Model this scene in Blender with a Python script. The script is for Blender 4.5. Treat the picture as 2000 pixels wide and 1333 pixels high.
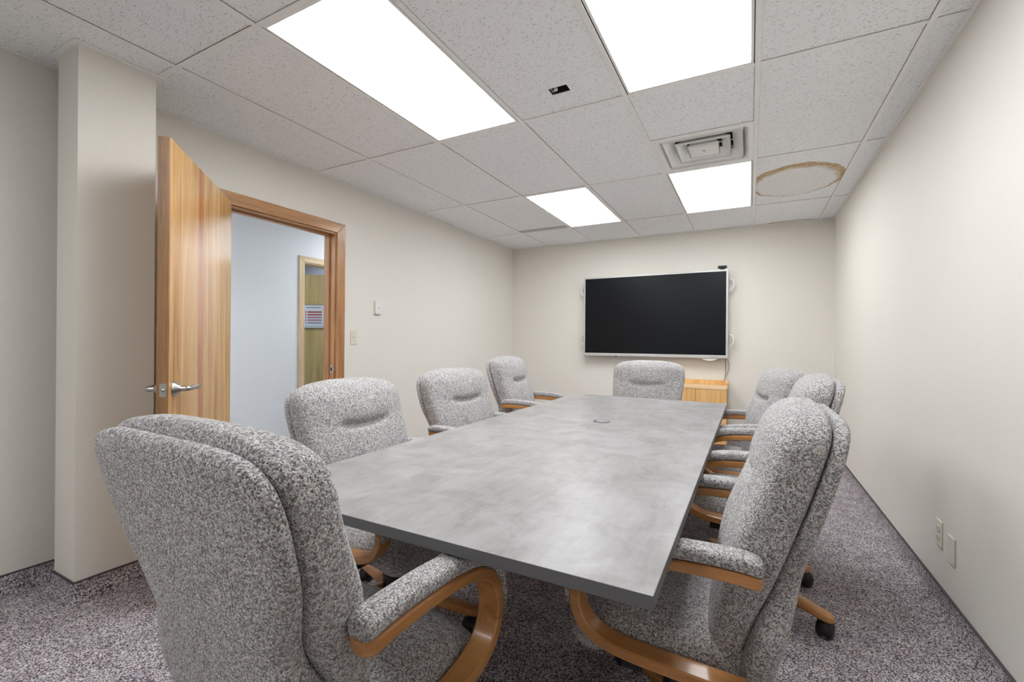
import bpy, bmesh, math, random
from mathutils import Vector, Matrix
PI = math.pi
random.seed(7)
S = bpy.context.scene
for o in list(bpy.data.objects):
    bpy.data.objects.remove(o)
C = S.collection

# ------------------------------------------------------------------ camera
HC = 1.16                       # eye height
cam_d = bpy.data.cameras.new('camera')
cam = bpy.data.objects.new('camera', cam_d)
C.objects.link(cam)
cam_d.sensor_width = 36.0
cam_d.lens = 36.0 * 878.27 / 2000.0
cam_d.shift_y = 0.0003
cam_d.clip_start = 0.02
YAW, ROLL = 0.4867, 0.0082
cam.matrix_world = (Matrix.Translation((0, 0, HC)) @ Matrix.Rotation(YAW, 4, 'Z')
                    @ Matrix.Rotation(PI / 2, 4, 'X') @ Matrix.Rotation(ROLL, 4, 'Z'))
S.camera = cam

# ------------------------------------------------------------------ world, exposure
w = bpy.data.worlds.new('world')
S.world = w
w.use_nodes = True
w.node_tree.nodes['Background'].inputs[0].default_value = (0.8, 0.85, 1.0, 1)
w.node_tree.nodes['Background'].inputs[1].default_value = 0.05
S.view_settings.view_transform = 'Standard'
S.view_settings.look = 'None'
S.view_settings.exposure = 0.0
S.view_settings.gamma = 1.0
S.view_settings.use_curve_mapping = False
PANEL = 11.4                     # emission of the ceiling light panels
HALL = 15.0                      # emission of the hall light panel

# ------------------------------------------------------------------ room measures
CZ = 2.4476                     # ceiling height
XL, XR, YB, YF = -2.957, 0.756, 5.595, -1.95
GX = [XL, -2.4156, -1.806, -1.1964, -0.5868, 0.0228, 0.6324, XR]
GY = [YF, -1.2984, -0.0792, 1.140, 2.3588, 3.578, 4.797, YB]
BH = 0.092                      # height of the carpet base

# ------------------------------------------------------------------ node helpers
def lin(c):
    return tuple(((x / 255.0) / 12.92 if x / 255.0 <= 0.04045 else ((x / 255.0 + 0.055) / 1.055) ** 2.4) for x in c[:3]) + (1.0,)

def mat(name):
    m = bpy.data.materials.new(name)
    m.use_nodes = True
    nt = m.node_tree
    return m, nt, nt.nodes['Principled BSDF']

def node(nt, typ, **kw):
    n = nt.nodes.new(typ)
    for k, v in kw.items():
        setattr(n, k, v)
    return n

def lk(nt, a, b):
    nt.links.new(a, b)

def coords(nt, scale=(1, 1, 1), out='Object', rot=(0, 0, 0)):
    tc = node(nt, 'ShaderNodeTexCoord')
    mp = node(nt, 'ShaderNodeMapping')
    mp.inputs['Scale'].default_value = scale
    mp.inputs['Rotation'].default_value = rot
    lk(nt, tc.outputs[out], mp.inputs['Vector'])
    return mp.outputs['Vector']

def ramp(nt, fac, stops, interp='LINEAR'):
    r = node(nt, 'ShaderNodeValToRGB')
    r.color_ramp.interpolation = interp
    e = r.color_ramp.elements
    while len(e) < len(stops):
        e.new(0.5)
    for i, (p, c) in enumerate(stops):
        e[i].position = p
        e[i].color = c if len(c) == 4 else (*c, 1)
    lk(nt, fac, r.inputs['Fac'])
    return r.outputs['Color']

def mix(nt, fac, a, b, mode='MIX'):
    n = node(nt, 'ShaderNodeMix', data_type='RGBA', blend_type=mode)
    if isinstance(fac, (int, float)):
        n.inputs[0].default_value = fac
    else:
        lk(nt, fac, n.inputs[0])
    for v, i in ((a, 6), (b, 7)):
        if isinstance(v, tuple):
            n.inputs[i].default_value = v
        else:
            lk(nt, v, n.inputs[i])
    return n.outputs[2]

def mathn(nt, op, a, b=None, c=None):
    n = node(nt, 'ShaderNodeMath', operation=op)
    for i, v in enumerate((a, b, c)):
        if v is None:
            continue
        if isinstance(v, (int, float)):
            n.inputs[i].default_value = v
        else:
            lk(nt, v, n.inputs[i])
    return n.outputs[0]

def noise(nt, vec, scale, detail=3, rough=0.5):
    n = node(nt, 'ShaderNodeTexNoise')
    n.inputs['Scale'].default_value = scale
    n.inputs['Detail'].default_value = detail
    n.inputs['Roughness'].default_value = rough
    lk(nt, vec, n.inputs['Vector'])
    return n

def voro(nt, vec, scale, rand=1.0):
    n = node(nt, 'ShaderNodeTexVoronoi')
    n.inputs['Scale'].default_value = scale
    n.inputs['Randomness'].default_value = rand
    lk(nt, vec, n.inputs['Vector'])
    return n

def bump(nt, b, height, strength=0.3, dist=0.01):
    n = node(nt, 'ShaderNodeBump')
    n.inputs['Strength'].default_value = strength
    n.inputs['Distance'].default_value = dist
    lk(nt, height, n.inputs['Height'])
    lk(nt, n.outputs['Normal'], b.inputs['Normal'])

def plain(name, col, rough=0.5, metal=0.0, coat=0.0):
    m, nt, b = mat(name)
    v = coords(nt)
    n = noise(nt, v, 35, 2)
    c = lin(col)
    d = tuple(x * 0.93 for x in c[:3]) + (1,)
    lk(nt, mix(nt, n.outputs['Fac'], d, c), b.inputs['Base Color'])
    b.inputs['Roughness'].default_value = rough
    b.inputs['Metallic'].default_value = metal
    if coat:
        b.inputs['Coat Weight'].default_value = coat
        b.inputs['Coat Roughness'].default_value = 0.1
    return m

def emit(name, col, strength):
    m, nt, b = mat(name)
    b.inputs['Base Color'].default_value = (0.8, 0.8, 0.8, 1)
    b.inputs['Emission Color'].default_value = col
    b.inputs['Emission Strength'].default_value = strength
    return m

# ------------------------------------------------------------------ materials
def m_wall(name, col, bumpy=0.12):
    m, nt, b = mat(name)
    v = coords(nt)
    big = noise(nt, v, 1.3, 2)
    h = noise(nt, coords(nt, (40, 40, 700)), 1, 2)
    g = noise(nt, coords(nt, (700, 700, 40)), 1, 2)
    fib = mathn(nt, 'ADD', h.outputs['Fac'], g.outputs['Fac'])
    c = lin(col)
    base = mix(nt, big.outputs['Fac'], tuple(x * 0.97 for x in c[:3]) + (1,), tuple(min(1, x * 1.03) for x in c[:3]) + (1,))
    sh = ramp(nt, fib, [(0.55, (0.93, 0.93, 0.93)), (1.0, (1, 1, 1))])
    lk(nt, mix(nt, 1.0, base, sh, 'MULTIPLY'), b.inputs['Base Color'])
    b.inputs['Roughness'].default_value = 0.62
    b.inputs['Specular IOR Level'].default_value = 0.3
    bump(nt, b, fib, bumpy, 0.002)
    return m

def speckle(nt, vec, scale, stops):
    v = voro(nt, vec, scale)
    sep = node(nt, 'ShaderNodeSeparateColor')
    lk(nt, v.outputs['Color'], sep.inputs[0])
    return ramp(nt, sep.outputs[0], stops, 'CONSTANT'), v, sep

def m_carpet():
    m, nt, b = mat('carpet_loop_pile')
    vec = coords(nt)
    stops = [(0.0, lin((74, 70, 74))), (0.14, lin((206, 202, 205))), (0.33, lin((136, 130, 135))), (0.45, lin((228, 225, 226))),
             (0.58, lin((100, 96, 104))), (0.68, lin((180, 174, 178))), (0.80, lin((160, 116, 124))), (0.86, lin((120, 128, 150))), (0.92, lin((194, 184, 174)))]
    c, v, sep = speckle(nt, vec, 250, stops)
    big = noise(nt, vec, 9, 4, 0.6)
    tint = ramp(nt, big.outputs['Fac'], [(0.35, (0.82, 0.79, 0.82)), (0.65, (1.12, 1.1, 1.1))])
    lk(nt, mix(nt, 1.0, c, tint, 'MULTIPLY'), b.inputs['Base Color'])
    b.inputs['Roughness'].default_value = 0.95
    b.inputs['Specular IOR Level'].default_value = 0.1
    hh = mathn(nt, 'SUBTRACT', 1.0, mathn(nt, 'MULTIPLY', v.outputs['Distance'], 1.0))
    bump(nt, b, hh, 0.7, 0.004)
    return m

def m_tweed():
    m, nt, b = mat('tweed_boucle_fabric')
    vec = coords(nt)
    stops = [(0.0, lin((112, 108, 108))), (0.12, lin((186, 183, 183))), (0.32, lin((154, 150, 150))), (0.46, lin((216, 214, 214))),
             (0.62, lin((134, 130, 133))), (0.72, lin((198, 195, 195))), (0.84, lin((172, 150, 134))), (0.89, lin((146, 152, 163))), (0.94, lin((228, 225, 221)))]
    c, v, sep = speckle(nt, vec, 330, stops)
    lk(nt, c, b.inputs['Base Color'])
    b.inputs['Roughness'].default_value = 0.95
    b.inputs['Specular IOR Level'].default_value = 0.1
    b.inputs['Sheen Weight'].default_value = 0.25
    b.inputs['Sheen Roughness'].default_value = 0.6
    hh = mathn(nt, 'SUBTRACT', 1.0, v.outputs['Distance'])
    bump(nt, b, hh, 0.75, 0.0035)
    return m

def m_wood(name, dark, mid, light, axis='Z', scale=1.0, rough=0.35, coat=0.0, stripe=None, grain=1.0):
    """straight / cathedral grained veneer running along `axis`"""
    m, nt, b = mat(name)
    lo, hi = 1.6 * scale, 26 * scale
    sc = {'X': (lo, hi, hi), 'Y': (hi, lo, hi), 'Z': (hi, hi, lo)}[axis]
    vec = coords(nt, sc)
    n1 = noise(nt, vec, 1.0, 6, 0.62)
    n1.inputs['Distortion'].default_value = 0.9
    sc2 = {'X': (8, 260, 260), 'Y': (260, 8, 260), 'Z': (260, 260, 8)}[axis]
    n2 = noise(nt, coords(nt, sc2), 1.0, 3, 0.6)
    f = mathn(nt, 'ADD', mathn(nt, 'MULTIPLY', n1.outputs['Fac'], 0.72), mathn(nt, 'MULTIPLY', n2.outputs['Fac'], 0.28 * grain))
    c = ramp(nt, f, [(0.30, lin(dark)), (0.47, lin(mid)), (0.64, lin(light))])
    if stripe is not None:
        ax, pos, wd, col = stripe
        sx = node(nt, 'ShaderNodeSeparateXYZ')
        lk(nt, coords(nt), sx.inputs[0])
        d = mathn(nt, 'ABSOLUTE', mathn(nt, 'SUBTRACT', sx.outputs[ax], pos))
        k = ramp(nt, d, [(wd * 0.5, (0.75, 0.75, 0.75)), (wd, (0, 0, 0))])
        c = mix(nt, k, c, mix(nt, 1.0, c, lin(col), 'MULTIPLY'))
    lk(nt, c, b.inputs['Base Color'])
    b.inputs['Roughness'].default_value = rough
    if coat:
        b.inputs['Coat Weight'].default_value = coat
        b.inputs['Coat Roughness'].default_value = 0.12
    bump(nt, b, n2.outputs['Fac'], 0.08, 0.001)
    return m

def m_tile(name, stain=None):
    m, nt, b = mat(name)
    vec = coords(nt, out='Object')
    base = lin((250, 252, 254))
    hole = None
    for (rot, sx, sy, sc, thr) in ((0.25, 38, 130, 1.0, 0.30), (-0.5, 46, 150, 1.0, 0.28), (0.9, 110, 55, 1.0, 0.22), (0.0, 230, 230, 1.0, 0.22)):
        v = voro(nt, coords(nt, (sx, sy, 1), rot=(0, 0, rot)), sc)
        sep = node(nt, 'ShaderNodeSeparateColor')
        lk(nt, v.outputs['Color'], sep.inputs[0])
        t = mathn(nt, 'MULTIPLY', sep.outputs[0], thr)
        k = mathn(nt, 'LESS_THAN', v.outputs['Distance'], t)
        hole = k if hole is None else mathn(nt, 'MAXIMUM', hole, k)
    fine = noise(nt, vec, 160, 3, 0.6)
    c = mix(nt, fine.outputs['Fac'], tuple(x * 0.96 for x in base[:3]) + (1,), base)
    c = mix(nt, mathn(nt, 'MULTIPLY', hole, 0.42), c, lin((112, 108, 104)))
    if stain is not None:
        sx = node(nt, 'ShaderNodeSeparateXYZ')
        lk(nt, vec, sx.inputs[0])
        wob = noise(nt, vec, 7, 4, 0.6)
        cx, cy, rx, ry = stain
        dx = mathn(nt, 'DIVIDE', mathn(nt, 'SUBTRACT', sx.outputs[0], cx), rx)
        dy = mathn(nt, 'DIVIDE', mathn(nt, 'SUBTRACT', sx.outputs[1], cy), ry)
        r = mathn(nt, 'SQRT', mathn(nt, 'ADD', mathn(nt, 'MULTIPLY', dx, dx), mathn(nt, 'MULTIPLY', dy, dy)))
        r = mathn(nt, 'ADD', r, mathn(nt, 'MULTIPLY', mathn(nt, 'SUBTRACT', wob.outputs['Fac'], 0.5), 0.24))
        near = mathn(nt, 'MULTIPLY_ADD', dy, -0.17, 0.19)      # the ring is broad on the near side, thin beyond
        ring = mathn(nt, 'SUBTRACT', 1.0, mathn(nt, 'DIVIDE', mathn(nt, 'SUBTRACT', 1.0, r), mathn(nt, 'MAXIMUM', near, 0.035)))
        inside = mathn(nt, 'LESS_THAN', r, 1.0)
        ring = mathn(nt, 'MULTIPLY', mathn(nt, 'MAXIMUM', ring, 0.0), inside)
        blot = ramp(nt, noise(nt, vec, 30, 4, 0.7).outputs['Fac'], [(0.3, (0.45, 0.45, 0.45)), (0.6, (1, 1, 1))])
        amt = mathn(nt, 'MULTIPLY', mathn(nt, 'MINIMUM', mathn(nt, 'MULTIPLY', ring, 1.9), 1.0), blot)
        c = mix(nt, mathn(nt, 'MULTIPLY', inside, 0.18), c, lin((214, 200, 178)))
        c = mix(nt, amt, c, lin((190, 160, 108)))
    lk(nt, c, b.inputs['Base Color'])
    b.inputs['Roughness'].default_value = 0.9
    b.inputs['Specular IOR Level'].default_value = 0.1
    h = mathn(nt, 'SUBTRACT', mathn(nt, 'MULTIPLY', fine.outputs['Fac'], 0.4), hole)
    bump(nt, b, h, 0.35, 0.003)
    return m

def m_laminate():
    m, nt, b = mat('mottled_grey_laminate')
    v1 = coords(nt, (1.0, 1.0, 1.0))
    n1 = noise(nt, v1, 7, 7, 0.66)
    n1.inputs['Distortion'].default_value = 0.6
    n2 = noise(nt, coords(nt, (60, 9, 9)), 1, 5, 0.6)
    n3 = noise(nt, coords(nt, (1, 1, 1), rot=(0, 0, 0.3)), 2.2, 3)
    f = mathn(nt, 'ADD', mathn(nt, 'MULTIPLY', n1.outputs['Fac'], 0.75), mathn(nt, 'MULTIPLY', n2.outputs['Fac'], 0.25))
    c = ramp(nt, f, [(0.36, lin((136, 132, 131))), (0.5, lin((154, 151, 151))), (0.64, lin((168, 166, 167)))])
    t = ramp(nt, n3.outputs['Fac'], [(0.35, (0.97, 0.96, 0.955)), (0.65, (1.03, 1.03, 1.035))])
    lk(nt, mix(nt, 1.0, c, t, 'MULTIPLY'), b.inputs['Base Color'])
    b.inputs['Roughness'].default_value = 0.34
    b.inputs['Specular IOR Level'].default_value = 0.5
    return m

def m_screen():
    m = plain('display_glass_off', (16, 20, 25), 0.3)
    m.node_tree.nodes['Principled BSDF'].inputs['Specular IOR Level'].default_value = 0.22
    return m

M = dict(
    wall=m_wall('linen_wallcovering_beige', (231, 227, 219)),
    hall=m_wall('hall_paint_white', (224, 229, 235), 0.05),
    carpet=m_carpet(),
    tweed=m_tweed(),
    tile=m_tile('fissured_ceiling_board'),
    tile_stain=m_tile('fissured_ceiling_board_water_stain', (-0.02, 0.02, 0.325, 0.40)),
    tile_stain2=m_tile('fissured_ceiling_board_edge_stain', (0.03, 0.42, 0.24, 0.09)),
    grid=plain('white_enamel_grid', (250, 250, 248), 0.5),
    dark=plain('dark_void', (38, 36, 36), 0.8),
    deck=plain('grey_deck', (110, 108, 106), 0.9),
    panel=emit('light_panel_acrylic', (0.955, 0.985, 1.0, 1), PANEL),
    hall_panel=emit('hall_light_acrylic', (0.93, 0.97, 1.0, 1), HALL),
    white=plain('white_plastic', (236, 236, 234), 0.4),
    ivory=plain('ivory_plastic', (226, 220, 206), 0.4),
    vent=plain('white_powder_coat', (250, 250, 248), 0.45),
    slot=plain('grey_slot_vent', (200, 199, 197), 0.6),
    silver=plain('silver_bezel', (206, 206, 204), 0.35, 0.3),
    black=plain('black_plastic', (26, 26, 28), 0.45),
    screen=m_screen(),
    nickel=plain('satin_nickel', (190, 188, 184), 0.28, 1.0),
    chrome=plain('chrome_strip', (210, 210, 210), 0.15, 1.0),
    lam=m_laminate(),
    lam_edge=plain('grey_edge_band', (104, 104, 106), 0.42),
    table_base=plain('charcoal_table_base', (60, 60, 62), 0.5),
    door=m_wood('oak_door_veneer', (152, 102, 54), (202, 154, 96), (228, 188, 128), 'Z', 0.55, 0.26, 0.35, stripe=(0, 0.56, 0.05, (215, 160, 130))),
    door_edge=m_wood('oak_door_edge', (120, 86, 56), (156, 116, 78), (180, 140, 98), 'Z', 0.7, 0.4),
    casing=m_wood('oak_casing', (138, 92, 54), (172, 124, 80), (196, 150, 102), 'Z', 0.9, 0.34, 0.3),
    casing_h=m_wood('oak_casing_head', (138, 92, 54), (172, 124, 80), (196, 150, 102), 'Y', 0.9, 0.34, 0.3),
    hall_casing=m_wood('pale_oak_casing', (176, 150, 116), (202, 178, 142), (220, 200, 166), 'Z', 0.9, 0.4),
    hall_casing_h=m_wood('pale_oak_casing_head', (176, 150, 116), (202, 178, 142), (220, 200, 166), 'Y', 0.9, 0.4),
    hall_door=m_wood('olive_oak_veneer', (146, 130, 84), (184, 166, 112), (204, 188, 134), 'Z', 0.5, 0.4),
    beech=m_wood('honey_bentwood', (152, 100, 52), (190, 132, 76), (210, 156, 100), 'Y', 0.5, 0.32, 0.35, grain=0.7),
    leg_wood=m_wood('honey_leg_wood', (152, 100, 52), (190, 132, 76), (210, 156, 100), 'X', 0.5, 0.36, 0.2, grain=0.7),
    cab=m_wood('light_oak_cabinet', (200, 148, 84), (226, 178, 114), (238, 198, 140), 'Z', 0.8, 0.4),
    cab_top=m_wood('light_oak_cabinet_top', (212, 168, 122), (232, 194, 150), (240, 208, 170), 'X', 0.8, 0.4),
    cab_side_shade=plain('cabinet_side_shaded_tan', (188, 168, 140), 0.5),  # shade on the cabinet's side put into its colour as a greyer tan
    base_bind=plain('purple_grey_binding', (74, 68, 74), 0.8),
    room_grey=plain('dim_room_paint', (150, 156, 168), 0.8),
    red=plain('printed_red', (176, 92, 92), 0.6),
    pink=plain('printed_mauve', (170, 128, 146), 0.6),
    greyp=plain('printed_grey', (150, 158, 172), 0.6),
    boardw=plain('whiteboard_enamel', (222, 232, 242), 0.3),
    graymetal=plain('grey_metal', (140, 142, 146), 0.4, 0.6),
)

# ------------------------------------------------------------------ mesh helpers
def new_mesh(name, bm, m, smooth=False):
    me = bpy.data.meshes.new(name)
    bmesh.ops.recalc_face_normals(bm, faces=bm.faces)
    bm.to_mesh(me)
    bm.free()
    ms = m if isinstance(m, (list, tuple)) else [m]
    for x in ms:
        me.materials.append(x)
    if smooth:
        for p in me.polygons:
            p.use_smooth = True
    return me

def obj(name, bm, m, parent=None, smooth=False, loc=None):
    o = bpy.data.objects.new(name, new_mesh(name, bm, m, smooth))
    C.objects.link(o)
    if parent is not None:
        o.parent = parent
    if loc is not None:
        o.location = loc
    return o

def thing(name, label, cat, loc=(0, 0, 0), rz=0.0, group=None):
    o = bpy.data.objects.new(name, None)
    o.empty_display_size = 0.1
    C.objects.link(o)
    o.location = loc
    o.rotation_euler = (0, 0, rz)
    return tag(o, label, cat, group)

def tag(o, label=None, cat=None, group=None, kind=None):
    if label: o['label'] = label
    if cat: o['category'] = cat
    if group: o['group'] = group
    if kind: o['kind'] = kind
    return o

def box(bm, x0, x1, y0, y1, z0, z1, bevel=0.0, seg=2, mi=0):
    vs = [bm.verts.new(p) for p in ((x0, y0, z0), (x1, y0, z0), (x1, y1, z0), (x0, y1, z0), (x0, y0, z1), (x1, y0, z1), (x1, y1, z1), (x0, y1, z1))]
    fs = [bm.faces.new([vs[i] for i in f]) for f in ((0, 3, 2, 1), (4, 5, 6, 7), (0, 1, 5, 4), (1, 2, 6, 5), (2, 3, 7, 6), (3, 0, 4, 7))]
    for f in fs:
        f.material_index = mi
    if bevel > 0:
        es = list({e for f in fs for e in f.edges})
        bmesh.ops.bevel(bm, geom=es, offset=bevel, segments=seg, affect='EDGES', profile=0.5)
    return vs

def bbox(*a, **k):
    bm = bmesh.new()
    box(bm, *a, **k)
    return bm

def loft(bm, rings, cap0=True, cap1=True, mi=0):
    rv = [[bm.verts.new(p) for p in r] for r in rings]
    n = len(rings[0])
    for a, b in zip(rv[:-1], rv[1:]):
        for i in range(n):
            f = bm.faces.new((a[i], a[(i + 1) % n], b[(i + 1) % n], b[i]))
            f.material_index = mi
    if cap0:
        bm.faces.new(list(reversed(rv[0]))).material_index = mi
    if cap1:
        bm.faces.new(rv[-1]).material_index = mi

def cyl(bm, p0, p1, r0, r1=None, n=20, mi=0):
    r1 = r0 if r1 is None else r1
    p0, p1 = Vector(p0), Vector(p1)
    d = (p1 - p0).normalized()
    a = d.orthogonal().normalized()
    b = d.cross(a)
    rings = [[p + (a * math.cos(2 * PI * i / n) + b * math.sin(2 * PI * i / n)) * r for i in range(n)] for p, r in ((p0, r0), (p1, r1))]
    loft(bm, rings, mi=mi)

def lathe(bm, prof, centre, axis='Z', n=24, mi=0):
    cx = Vector(centre)
    rings = []
    for r, h in prof:
        ring = []
        for i in range(n):
            a = 2 * PI * i / n
            p = {'Z': (r * math.cos(a), r * math.sin(a), h), 'Y': (r * math.cos(a), h, r * math.sin(a)), 'X': (h, r * math.cos(a), r * math.sin(a))}[axis]
            ring.append(cx + Vector(p))
        rings.append(ring)
    loft(bm, rings, mi=mi)

def tube(bm, pts, r, n=10, mi=0):
    pts = [Vector(p) for p in pts]
    rings = []
    up = None
    for i, p in enumerate(pts):
        d = (pts[min(i + 1, len(pts) - 1)] - pts[max(i - 1, 0)]).normalized()
        if up is None:
            up = d.orthogonal().normalized()
        up = (up - d * up.dot(d)).normalized()
        s = d.cross(up)
        rings.append([p + (up * math.cos(2 * PI * k / n) + s * math.sin(2 * PI * k / n)) * r for k in range(n)])
    loft(bm, rings, mi=mi)

def catmull(pts, k=8):
    pts = [Vector(p) for p in pts]
    out = []
    for i in range(len(pts) - 1):
        p0, p1, p2, p3 = pts[max(i - 1, 0)], pts[i], pts[i + 1], pts[min(i + 2, len(pts) - 1)]
        for j in range(k):
            t = j / k
            out.append(0.5 * ((2 * p1) + (p2 - p0) * t + (2 * p0 - 5 * p1 + 4 * p2 - p3) * t * t + (3 * p1 - p0 - 3 * p2 + p3) * t ** 3))
    out.append(pts[-1])
    return out

def interp(xs, ys, x):
    if x <= xs[0]: return ys[0]
    for i in range(len(xs) - 1):
        if x <= xs[i + 1]:
            t = (x - xs[i]) / (xs[i + 1] - xs[i])
            # monotone-ish smooth interpolation
            m0 = (ys[i + 1] - ys[i - 1]) / (xs[i + 1] - xs[i - 1]) if i > 0 else (ys[i + 1] - ys[i]) / (xs[i + 1] - xs[i])
            m1 = (ys[i + 2] - ys[i]) / (xs[i + 2] - xs[i]) if i + 2 < len(xs) else (ys[i + 1] - ys[i]) / (xs[i + 1] - xs[i])
            h = xs[i + 1] - xs[i]
            t2, t3 = t * t, t ** 3
            return (2 * t3 - 3 * t2 + 1) * ys[i] + (t3 - 2 * t2 + t) * h * m0 + (-2 * t3 + 3 * t2) * ys[i + 1] + (t3 - t2) * h * m1
    return ys[-1]

def copy_tree(src, parent=None):
    c = src.copy()
    C.objects.link(c)
    if parent is not None:
        c.parent = parent
    for ch in list(src.children):
        copy_tree(ch, c)
    return c

# ------------------------------------------------------------------ shell: floor, walls
WT = 0.12
HX0, HX1 = -4.40, XL - WT                  # hall between its far wall and this room's wall
tag(obj('floor', bbox(-6.6, XR + WT, YF - WT, 7.2, -0.1, 0.0), M['carpet']), 'speckled purple grey carpet covering the whole floor', 'floor', kind='structure')
DY0, DY1, DZ = 1.63, 2.545, 2.03           # door opening in the left wall
bm = bmesh.new()
box(bm, HX1, XL, YF - WT, DY0, 0, CZ + 0.2)
box(bm, HX1, XL, DY1, YB + WT, 0, CZ + 0.2)
box(bm, HX1, XL, DY0, DY1, DZ, CZ + 0.2)
tag(obj('wall_left', bm, M['wall']), 'beige textured wall with the open doorway', 'wall', kind='structure')
tag(obj('wall_back', bbox(XL, XR, YB, YB + WT, 0, CZ + 0.2), M['wall']), 'beige wall behind the wall mounted display', 'wall', kind='structure')
tag(obj('wall_right', bbox(XR, XR + WT, YF - WT, YB + WT, 0, CZ + 0.2), M['wall']), 'long beige wall on the right with outlet plates', 'wall', kind='structure')
tag(obj('wall_front', bbox(XL, XR, YF - WT, YF, 0, CZ + 0.2), M['wall']), 'beige wall at the near end of the room', 'wall', kind='structure')
COL = (-2.81, -2.60, 0.845, 1.136)
tag(obj('wall_column', bbox(COL[0], COL[1], COL[2], COL[3], 0, CZ + 0.01), M['wall']), 'square beige column standing beside the open door', 'column', kind='structure')

# carpet cove base: profile swept along straight runs
def base_run(name, pts, nrm, label):
    """pts: start and end on the wall line, nrm: direction into the room"""
    root = None
    a, b_ = Vector((*pts[0], 0)), Vector((*pts[1], 0))
    n = Vector((*nrm, 0))
    prof = [(0.0, 0.0005), (0.026, 0.0005), (0.020, 0.012), (0.012, 0.030), (0.0085, 0.055), (0.0075, BH - 0.006), (0.0, BH - 0.006)]
    bm = bmesh.new()
    loft(bm, [[p + n * d + Vector((0, 0, z)) for d, z in prof] for p in (a, b_)])
    o = obj(name, bm, M['carpet'])
    tag(o, label, 'baseboard', kind='structure')
    bm = bmesh.new()
    pr = [(0.0, BH - 0.006), (0.0085, BH - 0.006), (0.009, BH - 0.002), (0.006, BH), (0.0, BH)]
    loft(bm, [[p + n * d + Vector((0, 0, z)) for d, z in pr] for p in (a, b_)])
    obj('binding_strip', bm, M['base_bind'], o)
    return o
base_run('baseboard_right', ((XR, YF), (XR, YB)), (-1, 0), 'carpet base along the foot of the right wall')
base_run('baseboard_back', ((XL, YB), (XR, YB)), (0, -1), 'carpet base along the foot of the back wall')
base_run('baseboard_left', ((XL, YF), (XL, DY0 - 0.085)), (1, 0), 'carpet base along the left wall before the door')
base_run('baseboard_left', ((XL, DY1 + 0.085), (XL, YB)), (1, 0), 'carpet base along the left wall beyond the door')
# base wrapped round the column
bm = bmesh.new()
cx0, cx1, cy0, cy1 = COL
def col_ring(d, z):
    return [(cx0 - d, cy0 - d, z), (cx1 + d, cy0 - d, z), (cx1 + d, cy1 + d, z), (cx0 - d, cy1 + d, z)]
loft(bm, [col_ring(d, z) for d, z in ((0.028, 0.0005), (0.021, 0.012), (0.013, 0.030), (0.0085, 0.055), (0.0075, BH - 0.006))])
o = tag(obj('baseboard_column', bm, M['carpet']), 'carpet base wrapped round the foot of the column', 'baseboard', kind='structure')
bm = bmesh.new()
loft(bm, [col_ring(0.0085, BH - 0.0059), col_ring(0.009, BH - 0.002), col_ring(0.005, BH)])
obj('binding_strip', bm, M['base_bind'], o)

# ------------------------------------------------------------------ ceiling: deck, grid, tiles
ceil = tag(obj('ceiling', bbox(XL, XR, YF, YB, CZ + 0.24, CZ + 0.30), M['deck']), 'suspended ceiling of fissured white tiles in a white grid', 'ceiling', kind='structure')
TW, TH = 0.024, 0.005
LIGHTS = {(2, 1), (2, 3), (4, 3), (2, 5), (4, 5)}      # (column cell, row cell): cell i lies between GX[i], GX[i+1]
tee_cache = {}
for x in GX[1:-1]:
    obj('main_tee', bbox(x - TW / 2, x + TW / 2, YF, YB, CZ, CZ + TH, bevel=0.001, seg=1), M['grid'], ceil)
for y in GY[1:-1]:
    for i in range(len(GX) - 1):
        obj('cross_tee', bbox(GX[i] + TW / 2, GX[i + 1] - TW / 2, y - TW / 2, y + TW / 2, CZ + 0.0006, CZ + TH, bevel=0.0008, seg=1), M['grid'], ceil)
VY = (GY[4] + GY[5]) / 2                       # the tee before the air diffuser
obj('cross_tee', bbox(GX[4] + TW / 2, GX[5] - TW / 2, VY - TW / 2, VY + TW / 2, CZ + 0.0006, CZ + TH, bevel=0.0008, seg=1), M['grid'], ceil)
# wall angle round the room and the column
AW = 0.016
for (x0, x1, y0, y1) in ((XL, XL + AW, YF, YB), (XR - AW, XR, YF, YB), (XL + AW, XR - AW, YB - AW, YB), (XL + AW, XR - AW, YF, YF + AW)):
    obj('wall_angle', bbox(x0, x1, y0, y1, CZ - 0.0015, CZ + 0.004), M['grid'], ceil)
for (x0, x1, y0, y1) in ((cx0 - 0.022, cx1 + 0.022, cy0 - 0.022, cy0), (cx0 - 0.022, cx1 + 0.022, cy1, cy1 + 0.022), (cx0 - 0.022, cx0, cy0, cy1), (cx1, cx1 + 0.022, cy0, cy1)):
    obj('wall_angle', bbox(x0, x1, y0, y1, CZ - 0.0025, CZ + 0.004), M['grid'], ceil)

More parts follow.
